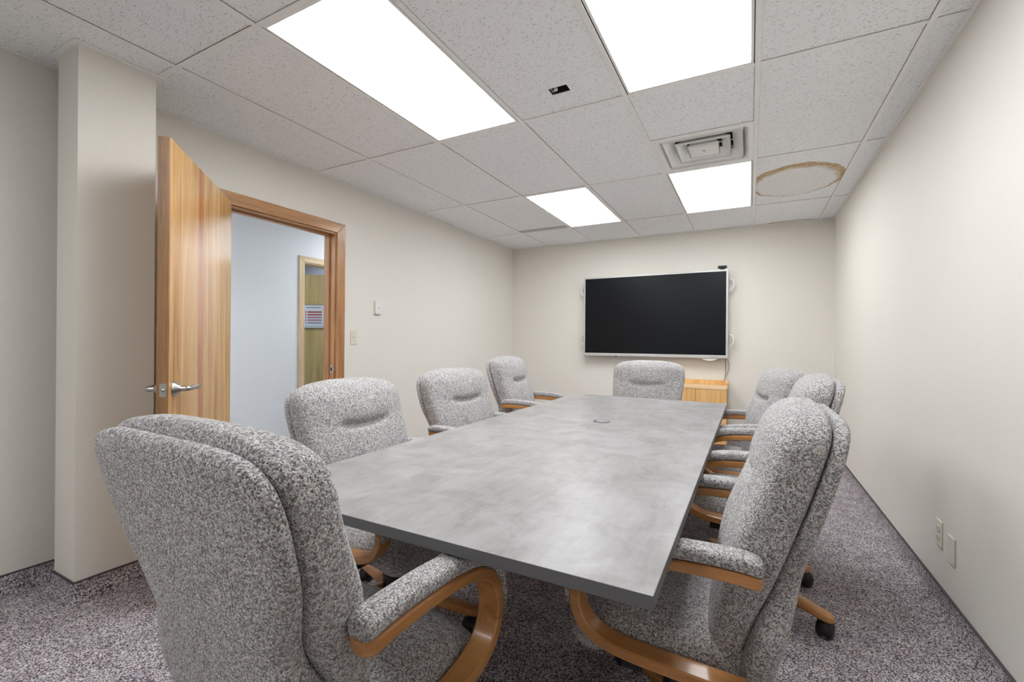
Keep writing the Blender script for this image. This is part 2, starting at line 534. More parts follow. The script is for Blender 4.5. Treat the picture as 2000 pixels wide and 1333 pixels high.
TT = 0.016
tile_mesh = {}
def tile(x0, x1, y0, y1, m, mesh=None, hole=None):
    """one lay-in tile; the mesh is centred on the tile so alike tiles share it"""
    g = 0.0120
    cx, cy = (x0 + x1) / 2, (y0 + y1) / 2
    hx, hy = (x1 - x0) / 2 - g, (y1 - y0) / 2 - g
    key = (round(hx, 3), round(hy, 3), m.name)
    z0, z1 = 0.0055, 0.0055 + TT
    if hole is None and key in tile_mesh:
        o = bpy.data.objects.new('ceiling_tile', tile_mesh[key])
        C.objects.link(o)
        o.parent = ceil
    else:
        bm = bmesh.new()
        if hole is None:
            box(bm, -hx, hx, -hy, hy, z0, z1, bevel=0.0015, seg=1)
        else:
            a0, a1, b0, b1 = hole[0] - cx, hole[1] - cx, hole[2] - cy, hole[3] - cy
            box(bm, -hx, a0, -hy, hy, z0, z1)
            box(bm, a1, hx, -hy, hy, z0, z1)
            box(bm, a0, a1, -hy, b0, z0, z1)
            box(bm, a0, a1, b1, hy, z0, z1)
        o = obj('ceiling_tile', bm, m, ceil)
        if hole is None:
            tile_mesh[key] = o.data
    o.location = (cx + random.uniform(-0.0012, 0.0012), cy + random.uniform(-0.0006, 0.0028), CZ + random.uniform(0, 0.0006))
    return o
HOLE = (-0.925, -0.825, 2.118, 2.180)
for i in range(7):
    for j in range(7):
        if (i, j) in LIGHTS:
            continue
        x0, x1, y0, y1 = GX[i], GX[i + 1], GY[j], GY[j + 1]
        if (i, j) == (4, 4):
            tile(x0, x1, y0, VY, M['tile'])
        elif (i, j) == (5, 5):
            tag(tile(x0, x1, y0, y1, M['tile_stain']), 'ceiling tile with a tan water stain ring')
        elif (i, j) == (5, 6):
            tag(tile(x0, x1, y0, y1, M['tile_stain2']), 'ceiling tile with a small brown stain at its wall edge')
        elif (i, j) == (3, 3):
            tag(tile(x0, x1, y0, y1, M['tile'], hole=HOLE), 'ceiling tile with a rectangular cut-out')
        elif (i, j) == (1, 5):
            tile(x0, x1, y0, 4.700, M['tile'])
        else:
            tile(x0, x1, y0, y1, M['tile'])

# ------------------------------------------------------------------ ceiling lights
def light(i, j, label):
    x0, x1, y0, y1 = GX[i], GX[i + 1], GY[j], GY[j + 1]
    cx, cy = (x0 + x1) / 2, (y0 + y1) / 2
    hx, hy = (x1 - x0) / 2 - 0.0125, (y1 - y0) / 2 - 0.0125
    t = thing('ceiling_light', label, 'light', (cx, cy, CZ), group='recessed fluorescent ceiling lights')
    bm = bmesh.new()
    f = 0.016
    for (a0, a1, b0, b1) in ((-hx + 0.004, -hx + f, -hy, hy), (hx - f, hx - 0.004, -hy, hy), (-hx + f, hx - f, -hy, -hy + f), (-hx + f, hx - f, hy - f, hy)):
        box(bm, a0, a1, b0, b1, 0.002, 0.022, bevel=0.001, seg=1)
    obj('door_frame', bm, M['grid'], t)
    bm = bmesh.new()
    box(bm, -hx + f - 0.002, hx - f + 0.002, -hy + f - 0.002, hy - f + 0.002, 0.010, 0.013)
    obj('diffuser', bm, M['panel'], t)
    bm = bmesh.new()
    box(bm, -hx, hx, -hy, hy, 0.022, 0.10)
    obj('housing', bm, M['graymetal'], t)
    return t
light(2, 3, 'large bright ceiling light nearest the left side, above the near end of the table')
light(4, 3, 'large bright ceiling light cut by the top edge, nearest the right wall')
light(2, 5, 'bright ceiling light far back on the left, beside the grey slot vent')
light(4, 5, 'bright ceiling light far back, between the air diffuser and the back wall')


light(2, 1, 'ceiling light behind the viewpoint on the doorway side')

# ------------------------------------------------------------------ air diffuser
vx, vy = (GX[4] + GX[5]) / 2, (VY + GY[5]) / 2
t = thing('air_diffuser', 'square white louvred air diffuser in the ceiling before the far right light', 'vent', (vx, vy, CZ))
h0 = 0.3048 - 0.0125
def sq(h, z):
    return [(-h, -h, z), (h, -h, z), (h, h, z), (-h, h, z)]
bm = bmesh.new()
loft(bm, [sq(h0, 0.006), sq(h0, 0.001), sq(h0 - 0.028, 0.001), sq(h0 - 0.045, 0.02), sq(h0 - 0.10, 0.085), sq(h0 - 0.104, 0.085), sq(h0 - 0.05, 0.03), sq(h0 - 0.004, 0.006)], False, False)
obj('flange', bm, M['vent'], t)
for k, (ho, hi, z0, z1) in enumerate(((0.238, 0.176, 0.000, 0.055), (0.164, 0.110, 0.002, 0.058), (0.094, 0.062, 0.004, 0.05))):
    bm = bmesh.new()
    loft(bm, [sq(ho, z0), sq(ho, z0 + 0.012), sq(hi, z1), sq(hi - 0.003, z1), sq(ho - 0.004, z0 + 0.011), sq(ho - 0.004, z0)], False, False)
    bm.faces.ensure_lookup_table()
    if k == 2:
        vs = [bm.verts.new((x, y, z0 + 0.003)) for x, y, _ in sq(ho - 0.003, 0)]
        bm.faces.new(vs)
    bmesh.ops.remove_doubles(bm, verts=bm.verts, dist=1e-5)
    obj('louvre_ring', bm, M['vent'], t)
bm = bmesh.new()
for a in (0, 1):
    box(bm, -0.20 if a == 0 else -0.003, 0.20 if a == 0 else 0.003, -0.003 if a == 0 else -0.20, 0.003 if a == 0 else 0.20, 0.045, 0.05)
obj('cross_bar', bm, M['vent'], t)
bm = bmesh.new()
lathe(bm, [(0.19, 0.085), (0.19, 0.2), (0.05, 0.2)], (0, 0, 0), n=28)
obj('duct_neck', bm, M['dark'], t)
bm = bmesh.new()
cyl(bm, (0, 0, 0.004), (0, 0, 0.0075), 0.006, n=10)
obj('screw', bm, M['graymetal'], t)

t = thing('slot_vent', 'narrow grey slot vent in the ceiling left of the far left light', 'vent', ((GX[1] + GX[2]) / 2, 4.740, CZ))
bm = bmesh.new()
box(bm, -0.290, 0.290, -0.040, 0.044, 0.0025, 0.012)
obj('back_plate', bm, M['slot'], t)
for k in range(3):
    bm = bmesh.new()
    y = -0.036 + 0.036 * k
    box(bm, -0.290, 0.290, y - 0.002, y + 0.002, 0.0012, 0.0026)
    obj('bar', bm, M['slot'], t)

# cut-out with the recessed sprinkler
t = thing('recessed_sprinkler', 'small dark rectangular ceiling cut-out holding a white sprinkler head', 'sprinkler', ((HOLE[0] + HOLE[1]) / 2, (HOLE[2] + HOLE[3]) / 2, CZ))
bm = bmesh.new()
hx, hy = 0.0495, 0.0305
for a in ((-hx, -hx + 0.002, -hy, hy), (hx - 0.002, hx, -hy, hy), (-hx, hx, -hy, -hy + 0.002), (-hx, hx, hy - 0.002, hy)):
    box(bm, *a, 0.008, 0.06)
box(bm, -hx, hx, -hy, hy, 0.06, 0.064)
obj('recess_box', bm, M['dark'], t)
bm = bmesh.new()
box(bm, -0.042, -0.034, -0.026, 0.02, 0.010, 0.016)
obj('bracket', bm, M['graymetal'], t)
bm = bmesh.new()
lathe(bm, [(0.001, 0.004), (0.009, 0.005), (0.011, 0.012), (0.006, 0.02), (0.005, 0.06)], (-0.018, -0.004, 0), n=16)
obj('sprinkler_head', bm, M['white'], t, True)

# ------------------------------------------------------------------ door frame, leaf
fr = bpy.data.objects.new('trim_1', None)
C.objects.link(fr)
tag(fr, 'brown oak frame of the open doorway', 'door frame', kind='structure')
CW, CT = 0.083, 0.018
def mitre(bm, kind, y0, y1, z1, cw, x0, x1):
    """casing boards with mitred corners, flat on the wall"""
    if kind == 'L':   q = [(y0 - cw, 0), (y0, 0), (y0, z1), (y0 - cw, z1 + cw)]
    elif kind == 'R': q = [(y1, 0), (y1 + cw, 0), (y1 + cw, z1 + cw), (y1, z1)]
    else:             q = [(y0, z1), (y1, z1), (y1 + cw, z1 + cw), (y0 - cw, z1 + cw)]
    f = 0.004
    cy = sum(p[0] for p in q) / 4; cz = sum(p[1] for p in q) / 4
    r0 = [(x0, y, z) for y, z in q]
    r1 = [(x1 - f * (1 if x1 > x0 else -1), y, z) for y, z in q]
    r2 = [(x1, y + f * (1 if y < cy else -1) * 0.6, z + f * (1 if z < cz else -1) * 0.6) for y, z in q]
    loft(bm, [r0, r1, r2])
for k, m in (('L', M['casing']), ('R', M['casing']), ('H', M['casing_h'])):
    bm = bmesh.new()
    mitre(bm, k, DY0 + 0.008, DY1 - 0.008, DZ - 0.008, CW, XL, XL + CT)
    obj('casing_board', bm, m, fr)
for (y0, y1, z0, z1, m) in ((DY0, DY0 + 0.018, 0, DZ, M['casing']), (DY1 - 0.018, DY1, 0, DZ, M['casing']), (DY0 + 0.018, DY1 - 0.018, DZ - 0.018, DZ, M['casing_h'])):
    obj('jamb', bbox(HX1 - 0.002, XL + 0.002, y0, y1, z0, z1), m, fr)
for (y0, y1, z0, z1, m) in ((DY0 + 0.018, DY0 + 0.031, 0, DZ - 0.018, M['casing']), (DY1 - 0.031, DY1 - 0.018, 0, DZ - 0.018, M['casing']), (DY0 + 0.031, DY1 - 0.031, DZ - 0.031, DZ - 0.018, M['casing_h'])):
    obj('door_stop', bbox(HX1 + 0.03, XL - 0.05, y0, y1, z0, z1, bevel=0.002, seg=1), m, fr)
bm = bmesh.new()
yy = DY1 - 0.018
box(bm, XL - 0.040, XL - 0.008, yy - 0.0025, yy, 0.89, 0.955)
box(bm, XL - 0.010, XL + 0.006, yy - 0.006, yy, 0.91, 0.935, bevel=0.001, seg=1)
sp = obj('strike_plate', bm, M['nickel'], fr)
tag(sp, 'nickel strike plate')
obj('latch_hole', bbox(XL - 0.032, XL - 0.018, yy - 0.0030, yy - 0.0024, 0.908, 0.937), M['dark'], sp)
for k, m in (('L', M['casing']), ('R', M['casing']), ('H', M['casing_h'])):     # hall side of the frame
    bm = bmesh.new()
    mitre(bm, k, DY0 + 0.008, DY1 - 0.008, DZ - 0.008, CW, HX1, HX1 - CT)
    obj('casing_board', bm, m, fr)

# the leaf: local x runs from the hinge to the free edge, local -y is the face towards the table... (see rotation)
hinge = Vector((-2.945, 1.655, 0.012))
free = Vector((-2.247, 0.990, 0.012))
LW = (free - hinge).length
ang = math.atan2(free.y - hinge.y, free.x - hinge.x)
leaf = bpy.data.objects.new('door_1', None)
C.objects.link(leaf)
leaf.location = hinge
leaf.rotation_euler = (0, 0, ang)
tag(leaf, 'glossy oak door standing open beside the beige column', 'door', kind='structure')
LT = 0.044                                     # the face towards the table is local y = +LT
bm = bmesh.new()
box(bm, 0.0, LW - 0.004, 0.0, LT, 0, 2.018)
obj('leaf', bm, M['door'], leaf)
bm = bmesh.new()
box(bm, LW - 0.004, LW, -0.0003, LT - 0.002, 0, 2.018, bevel=0.001, seg=1)
tag(obj('edge_band', bm, M['door_edge'], leaf), 'darker worn oak edge')
zl = 0.925
bm = bmesh.new()
box(bm, LW - 0.001, LW + 0.0012, 0.012, 0.038, zl - 0.029, zl + 0.028)
lp = obj('latch_plate', bm, M['nickel'], leaf)
tag(lp, 'nickel latch plate')
bm = bmesh.new()
lathe(bm, [(0.0075, 0.0), (0.0075, 0.004), (0.005, 0.007), (0.001, 0.008)], (LW + 0.001, 0.025, zl), 'X', 14)
obj('latch_bolt', bm, M['nickel'], lp, True)
for side, y0, d in (('near', LT, 1), ('far', 0.0, -1)):
    hx = LW - 0.062
    bm = bmesh.new()
    pr = [(0.034, 0.0), (0.034, 0.003), (0.030, 0.009), (0.018, 0.022), (0.013, 0.028), (0.0125, 0.046)]
    lathe(bm, [(r, y * d) for r, y in pr], (hx, y0, zl), 'Y', 28)
    rose = obj('rose', bm, M['nickel'], leaf)
    bm = bmesh.new()
    yb = y0 + d * 0.055
    pts = catmull([(hx, y0 + d * 0.040, zl), (hx, y0 + d * 0.052, zl), (hx - 0.016, y0 + d * 0.058, zl), (hx - 0.05, y0 + d * 0.058, zl), (hx - 0.085, y0 + d * 0.058, zl)], 6)
    tube(bm, pts, 0.0115, 16)
    obj('lever', bm, M['nickel'], rose)
    yc = y0 + d * 0.058
    bm = bmesh.new()
    loft(bm, [[(hx - 0.084 - q * 0.036, yc - 0.0105, zl - 0.011 + q * 0.003), (hx - 0.084 - q * 0.036, yc + 0.0105, zl - 0.011 + q * 0.003), (hx - 0.084 - q * 0.036, yc + 0.0105, zl + 0.011 - q * 0.003), (hx - 0.084 - q * 0.036, yc - 0.0105, zl + 0.011 - q * 0.003)] for q in (0, 1)])
    bmesh.ops.bevel(bm, geom=list(bm.edges), offset=0.0015, segments=1, affect='EDGES')
    obj('lever_tip', bm, M['nickel'], rose)
for z in (0.22, 1.02, 1.80):
    bm = bmesh.new()
    cyl(bm, (0.0, -0.006, z - 0.05), (0.0, -0.006, z + 0.05), 0.007, n=12)
    obj('hinge', bm, M['nickel'], leaf)

# ------------------------------------------------------------------ hall beyond the doorway
OY0, OY1 = 3.335, 4.24
bm = bmesh.new()
box(bm, HX0 - 0.12, HX0, YF - WT, OY0, 0, 2.62)
box(bm, HX0 - 0.12, HX0, OY1, 7.2, 0, 2.62)
box(bm, HX0 - 0.12, HX0, OY0, OY1, 2.03, 2.62)
tag(obj('wall_hall', bm, M['hall']), 'cool white hall wall seen through the doorway', 'wall', kind='structure')
base_run('baseboard_hall', ((HX0, YF), (HX0, OY0 - 0.07)), (1, 0), 'dark carpet base along the hall wall')
tag(obj('wall_hall_end', bbox(-6.6, HX1, 7.1, 7.2, 0, 2.62), M['hall']), 'white wall closing the far end of the hall', 'wall', kind='structure')
tag(obj('wall_hall_start', bbox(HX0, HX1, YF - WT, YF, 0, 2.62), M['hall']), 'white wall closing the near end of the hall', 'wall', kind='structure')
tag(obj('wall_hall_side', bbox(HX1, XL, YB + WT, 7.1, 0, 2.62), M['hall']), 'white hall wall beyond the meeting room', 'wall', kind='structure')
tag(obj('ceiling_hall', bbox(HX0, HX1, YF - WT, 7.2, 2.50, 2.62), M['hall']), 'white ceiling of the hall', 'ceiling', kind='structure')
for y, lab in ((0.9, 'hall ceiling light before the doorway'), (4.5, 'hall ceiling light beyond the doorway')):
    t = thing('unseen_light', lab, 'light', ((HX0 + HX1) / 2, y, 2.50), group='hall ceiling lights')
    bm = bmesh.new()
    box(bm, -0.31, 0.31, -0.61, 0.61, -0.022, -0.001, bevel=0.003, seg=1)
    obj('frame', bm, M['grid'], t)
    obj('diffuser', bbox(-0.29, 0.29, -0.59, 0.59, -0.026, -0.022), M['hall_panel'], t)
fr2 = bpy.data.objects.new('trim_2', None)
C.objects.link(fr2)
tag(fr2, 'pale oak frame of the doorway across the hall', 'door frame', kind='structure')
for k, m in (('L', M['hall_casing']), ('R', M['hall_casing']), ('H', M['hall_casing_h'])):
    bm = bmesh.new()
    mitre(bm, k, OY0 + 0.006, OY1 - 0.006, 2.03 - 0.006, 0.066, HX0, HX0 + 0.016)
    obj('casing_board', bm, m, fr2)
for (y0, y1, z0, z1, m) in ((OY0, OY0 + 0.018, 0, 2.03, M['hall_casing']), (OY1 - 0.018, OY1, 0, 2.03, M['hall_casing']), (OY0 + 0.018, OY1 - 0.018, 2.012, 2.03, M['hall_casing_h'])):
    obj('jamb', bbox(HX0 - 0.122, HX0 + 0.002, y0, y1, z0, z1), m, fr2)
# dim room behind
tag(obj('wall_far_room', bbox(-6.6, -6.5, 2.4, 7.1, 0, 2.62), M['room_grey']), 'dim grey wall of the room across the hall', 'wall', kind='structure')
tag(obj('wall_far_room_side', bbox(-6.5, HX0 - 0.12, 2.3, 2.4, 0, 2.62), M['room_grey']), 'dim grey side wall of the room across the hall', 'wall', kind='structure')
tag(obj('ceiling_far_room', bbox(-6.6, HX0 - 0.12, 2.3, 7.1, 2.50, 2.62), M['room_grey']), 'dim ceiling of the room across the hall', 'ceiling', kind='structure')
for x, y, lab in ((-5.5, 3.1, 'unseen light added to brighten the open door across the hall'), (-5.9, 5.6, 'unseen light added to brighten the room behind the open door across the hall')):  # added lamps, out of view, that brighten the far door and its room
    t = thing('unseen_light', lab, 'light', (x, y, 2.50))
    obj('frame', bbox(-0.31, 0.31, -0.31, 0.31, -0.022, -0.001, bevel=0.003, seg=1), M['grid'], t)
    obj('diffuser', bbox(-0.29, 0.29, -0.29, 0.29, -0.026, -0.022), M['hall_panel'], t)
d2 = bpy.data.objects.new('door_2', None)
C.objects.link(d2)
P0 = Vector((-5.36, 3.958, 0.012))
d2.location = P0
A2 = math.atan2(0.467, 0.884)
d2.rotation_euler = (0, 0, A2)
tag(d2, 'olive oak door open in the room across the hall', 'door', kind='structure')
bm = bmesh.new()
box(bm, 0, 0.92, 0, 0.044, 0, 2.018)
obj('leaf', bm, M['hall_door'], d2)
# the notice board on it
t = thing('notice_board', 'small white notice board with red and mauve rows on the far door', 'board', P0 + Vector((0.884 * 0.075 + 0.467 * 0.002, 0.467 * 0.075 - 0.884 * 0.002, 1.30)), A2)
bm = bmesh.new()
W_, H_ = 0.40, 0.315
def rrect(bm, x0, x1, z0, z1, y0, y1, r, n=5, mi=0):
    pts = []
    for (cx, cz, a0) in ((x1 - r, z1 - r, 0), (x0 + r, z1 - r, PI / 2), (x0 + r, z0 + r, PI), (x1 - r, z0 + r, 1.5 * PI)):
        for k in range(n + 1):
            a = a0 + PI / 2 * k / n
            pts.append((cx + r * math.cos(a), cz + r * math.sin(a)))
    loft(bm, [[(x, y, z) for x, z in pts] for y in (y0, y1)], mi=mi)
rrect(bm, 0, W_, 0, H_, -0.012, 0, 0.022)
obj('frame', bm, M['graymetal'], t)
bm = bmesh.new()
rrect(bm, 0.008, W_ - 0.008, 0.008, H_ - 0.008, -0.0135, -0.0121, 0.016)
obj('writing_surface', bm, M['boardw'], t)
bm = bmesh.new()
box(bm, 0.07, 0.26, -0.0142, -0.0136, 0.268, 0.283)
obj('heading', bm, M['greyp'], t)
for k, m in enumerate((M['red'], M['red'], M['pink'], M['pink'], M['greyp'])):
    z = 0.205 - k * 0.036
    obj('row_marker', bbox(0.085, 0.275, -0.0142, -0.0136, z, z + 0.022), m, t)
    bm = bmesh.new()
    lathe(bm, [(0.011, -0.0136), (0.011, -0.0142)], (0.063, 0, z + 0.011), 'Y', 12)
    obj('row_dot', bm, m, t)
bm = bmesh.new()
for k in range(2):
    box(bm, 0.05, 0.30, -0.0142, -0.0136, 0.032 - 0.012 * k, 0.036 - 0.012 * k)
obj('footer_line', bm, M['greyp'], t)
bm = bmesh.new()
cyl(bm, (-0.012, -0.006, 0.17), (0.0, -0.006, 0.17), 0.006, n=10)
obj('catch', bm, M['nickel'], t)

# ------------------------------------------------------------------ wall plates
def plate(name, label, loc, rz, m, kind):
    """a cover plate; local y = 0 is the wall, -y looks into the room"""
    t = thing(name, label, 'outlet' if 'outlet' in name else ('switch' if 'switch' in name else 'plate'), loc, rz)
    bm = bmesh.new()
    box(bm, -0.036, 0.036, -0.006, 0.0, -0.058, 0.058, bevel=0.003, seg=2)
    obj('cover', bm, m, t)
    if kind == 'switch':
        bm = bmesh.new()
        box(bm, -0.005, 0.005, -0.016, -0.005, -0.004, 0.010, bevel=0.0015, seg=1)
        obj('toggle', bm, m, t)
        zs = (0.030, -0.030)
    elif kind == 'duplex':
        for z in (0.020, -0.020):
            bm = bmesh.new()
            pts = [(0.0165 * math.cos(a), max(-0.0135, min(0.0135, 0.0165 * math.sin(a)))) for a in [2 * PI * i / 20 for i in range(20)]]
            loft(bm, [[(x, y, z + zz) for x, zz in pts] for y in (-0.005, -0.0085)])
            r = obj('receptacle', bm, m, t)
            bm = bmesh.new()
            box(bm, -0.0075, -0.0055, -0.0090, -0.0084, z - 0.001, z + 0.008)
            box(bm, 0.0055, 0.0075, -0.0090, -0.0084, z - 0.001, z + 0.007)
            cyl(bm, (0, -0.0090, z - 0.007), (0, -0.0084, z - 0.007), 0.0026, n=10)
            obj('slots', bm, M['dark'], r)
        zs = (0.0,)
    else:
        zs = (0.042, -0.042)
    for z in zs:
        bm = bmesh.new()
        lathe(bm, [(0.003, -0.0058), (0.003, -0.0068), (0.0015, -0.0072)], (0, 0, z), 'Y', 10)
        obj('screw', bm, M['graymetal'] if kind != 'blank' else m, t)
    return t
RZR = -PI / 2                                 # plate on the right wall looks towards -x
plate('duplex_outlet', 'ivory duplex outlet low on the right wall, the farther plate', (XR, 2.672, 0.320), RZR, M['ivory'], 'duplex')
plate('blank_wall_plate', 'ivory blank plate low on the right wall, nearer than the duplex outlet', (XR, 2.533, 0.298), RZR, M['ivory'], 'blank')
plate('light_switch', 'ivory toggle light switch on the wall beside the doorway', (XL, 2.729, 1.180), PI / 2, M['ivory'], 'switch')
t = thing('wall_control', 'white raised control box above and right of the light switch', 'plate', (XL, 2.998, 1.451), PI / 2)
bm = bmesh.new()
box(bm, -0.037, 0.037, -0.022, 0.0, -0.060, 0.060, bevel=0.004, seg=2)
obj('cover', bm, M['white'], t)
for z in (0.048, -0.048):
    bm = bmesh.new()
    lathe(bm, [(0.0035, -0.0215), (0.0035, -0.0228), (0.0015, -0.0232)], (0, 0, z), 'Y', 10)
    obj('screw', bm, M['graymetal'], t)
bm = bmesh.new()
box(bm, -0.003, 0.003, -0.026, -0.0215, -0.006, 0.006)
obj('button', bm, M['greyp'], t)

# ------------------------------------------------------------------ wall display
DX0, DX1, DZ0, DZ1, DYF = -1.866, -0.214, 0.990, 1.974, 5.475
t = thing('wall_display', 'large black flat display in a silver frame on the back wall', 'display', ((DX0 + DX1) / 2, YB, DZ0))
hw, hh, dep = (DX1 - DX0) / 2, DZ1 - DZ0, YB - DYF
bm = bmesh.new()
box(bm, -hw + 0.004, hw - 0.004, -dep + 0.012, -0.030, 0.004, hh - 0.004)
obj('body', bm, M['silver'], t)
bm = bmesh.new()
box(bm, -0.42, 0.42, -0.030, 0.0, 0.25, 0.75)
obj('wall_mount', bm, M['black'], t)
B = 0.021
bm = bmesh.new()
for (x0, x1, z0, z1) in ((-hw, hw, 0, 0.034), (-hw, hw, hh - B, hh), (-hw, -hw + B * 0.75, 0.034, hh - B), (hw - B, hw, 0.034, hh - B)):
    box(bm, x0, x1, -dep, -dep + 0.012, z0, z1, bevel=0.002, seg=2)
obj('bezel', bm, M['silver'], t)
bm = bmesh.new()
box(bm, -hw + B * 0.7, hw - B + 0.001, -dep + 0.005, -dep + 0.012, 0.032, hh - B + 0.001)
obj('screen', bm, M['screen'], t)
for sx in (-1, 1):
    for z in (0.20, 0.82):
        bm = bmesh.new()
        x = sx * (hw - 0.002)
        pts = [(x, -0.07, z - 0.066), (x + sx * 0.028, -0.07, z - 0.060), (x + sx * 0.054, -0.07, z - 0.030), (x + sx * 0.054, -0.07, z + 0.030), (x + sx * 0.028, -0.07, z + 0.060), (x, -0.07, z + 0.066)]
        tube(bm, pts, 0.009, 10)
        obj('side_handle', bm, M['white'], t, True)
bm = bmesh.new()
lathe(bm, [(0.085, -0.02), (0.085, 0.012)], (0, 0, 0), 'Y', 32)
for v in list(bm.verts):
    if v.co.z > 0: v.co.z = 0
    v.co.z *= 0.42
    v.co.x += hw - 0.185
    v.co.y -= dep - 0.03
    v.co.z += 0.006
bmesh.ops.remove_doubles(bm, verts=bm.verts, dist=1e-5)
obj('sensor_lug', bm, M['white'], t)
obj('infrared_sensor', bbox(-hw + 0.405, -hw + 0.420, -dep + 0.004, -dep + 0.02, -0.012, 0.002), M['black'], t)
obj('emblem', bbox(hw - 0.17, hw - 0.10, -dep - 0.0006, -dep, 0.012, 0.018), M['greyp'], t)

t = thing('webcam', 'small black webcam clipped on the top right corner of the display', 'camera', (-0.276, DYF + 0.02, DZ1))
bm = bmesh.new()
box(bm, -0.046, 0.046, -0.018, 0.012, 0.014, 0.044, bevel=0.008, seg=3)
obj('body', bm, M['black'], t, True)
bm = bmesh.new()
lathe(bm, [(0.012, -0.017), (0.012, -0.022), (0.008, -0.0225)], (0, 0, 0.029), 'Y', 18)
obj('lens', bm, M['screen'], t)
bm = bmesh.new()
box(bm, -0.028, 0.028, -0.024, 0.03, 0.0005, 0.008, bevel=0.002, seg=1)
box(bm, -0.014, 0.014, -0.008, 0.008, 0.006, 0.016)
obj('clip', bm, M['black'], t)

bm = bmesh.new()
tube(bm, catmull([(-0.240, 5.54, 1.0), (-0.241, 5.57, 0.95), (-0.240, 5.575, 0.85), (-0.243, 5.573, 0.78), (-0.252, 5.565, 0.742)], 6), 0.004, 8)
tube(bm, catmull([(-0.232, 5.54, 1.0), (-0.205, 5.572, 0.93), (-0.208, 5.575, 0.86), (-0.236, 5.573, 0.79), (-0.250, 5.567, 0.742)], 6), 0.003, 8)
tag(obj('display_cord', bm, M['graymetal'], None, True), 'thin grey cord hanging from the display down to the cabinet', 'cord')

# ------------------------------------------------------------------ cabinet
CX0, CX1, CY0, CZt = -0.815, -0.213, 5.20, 0.690
t = thing('low_cabinet', 'low light oak two-door cabinet with a raised back edge under the display', 'cabinet', ((CX0 + CX1) / 2, YB - 0.01, 0))
hw = (CX1 - CX0) / 2
dp = YB - 0.01 - CY0
bm = bmesh.new()
box(bm, -hw + 0.02, hw - 0.02, -dp + 0.022, -0.004, 0.09, CZt - 0.024)
box(bm, -hw + 0.03, hw - 0.03, -dp + 0.06, -0.01, 0.0, 0.09)
obj('carcass', bm, M['cab'], t)
for s in (-1, 1):
    obj('side_panel', bbox(min(s * hw, s * (hw - 0.02)), max(s * hw, s * (hw - 0.02)), -dp + 0.02, 0.0, 0.0, CZt - 0.024, bevel=0.001, seg=1), M['cab_side_shade'], t)
bm = bmesh.new()
box(bm, -hw - 0.002, hw + 0.002, -dp, 0.0, CZt - 0.024, CZt, bevel=0.002, seg=1)
obj('top', bm, M['cab_top'], t)
bm = bmesh.new()
box(bm, -hw, hw, -0.02, 0.0, CZt, CZt + 0.05, bevel=0.002, seg=1)
obj('back_gallery', bm, M['cab'], t)
for s in (-1, 1):
    bm = bmesh.new()
    x0, x1 = sorted((s * hw, s * (hw - 0.018)))
    loft(bm, [[(x, y, z) for y, z in ((-0.02, CZt), (-0.02, CZt + 0.05), (-0.10, CZt + 0.05), (-0.17, CZt + 0.012), (-0.17, CZt))] for x in (x0, x1)])
    obj('end_gallery', bm, M['cab'], t)
for s in (-1, 1):
    x0, x1 = sorted((s * 0.002, s * (hw - 0.001)))
    d = obj('door', bbox(x0, x1, -dp + 0.001, -dp + 0.020, 0.095, CZt - 0.028, bevel=0.0015, seg=1), M['cab'], t)
    bm = bmesh.new()
    lathe(bm, [(0.006, 0.0), (0.006, -0.012), (0.013, -0.018), (0.013, -0.024), (0.006, -0.027)], (s * 0.04, -dp + 0.001, 0.45), 'Y', 16)
    obj('knob', bm, M['cab_top'], d, True)

# ------------------------------------------------------------------ conference table
TX0, TX1, TY0, TY1, TZ, TTH = -1.252, -0.138, 0.768, 3.462, 0.740, 0.026
t = thing('conference_table', 'long rectangular conference table with a mottled grey top', 'table', ((TX0 + TX1) / 2, (TY0 + TY1) / 2, 0))
hx, hy = (TX1 - TX0) / 2, (TY1 - TY0) / 2
bm = bmesh.new()
box(bm, -hx, hx, -hy, hy, TZ - TTH, TZ, bevel=0.0015, seg=2)
for f in bm.faces:
    f.material_index = 0 if f.normal.z > 0.5 else 1
for f in bm.faces:
    f.normal_update()
    f.material_index = 0 if f.normal.z > 0.5 else 1
obj('tabletop', bm, [M['lam'], M['lam_edge']], t)
bm = bmesh.new()
box(bm, -0.20, 0.20, 0.02, 0.42, 0.05, TZ - TTH, bevel=0.004, seg=1)
box(bm, -0.26, 0.26, -0.04, 0.48, 0.0, 0.05, bevel=0.006, seg=1)
obj('pedestal', bm, M['table_base'], t)
gx, gy = -0.690 - (TX0 + TX1) / 2, 2.322 - (TY0 + TY1) / 2
bm = bmesh.new()
lathe(bm, [(0.046, TZ - 0.004), (0.046, TZ + 0.0012), (0.044, TZ + 0.0018), (0.037, TZ + 0.0018), (0.0365, TZ - 0.004)], (gx, gy, 0), 'Z', 40)
g = obj('grommet', bm, M['lam_edge'], t)
tag(g, 'grey round cable grommet with a dark slot')
bm = bmesh.new()
n = 22
a0, a1 = math.radians(170), math.radians(350)
ring = []
for r, rev in ((0.0368, 0), (0.0285, 1)):
    seq = range(n + 1) if not rev else range(n, -1, -1)
    for k in seq:
        a = a0 + (a1 - a0) * k / n
        ring.append((gx + r * math.cos(a), gy + r * math.sin(a)))
loft(bm, [[(x, y, z) for x, y in ring] for z in (TZ + 0.0004, TZ + 0.0022)])
obj('cable_slot', bm, M['black'], g)
bm = bmesh.new()
lathe(bm, [(0.0366, TZ - 0.002), (0.0366, TZ + 0.0015), (0.001, TZ + 0.0015)], (gx, gy, 0), 'Z', 36)
obj('cap', bm, M['lam'], g)

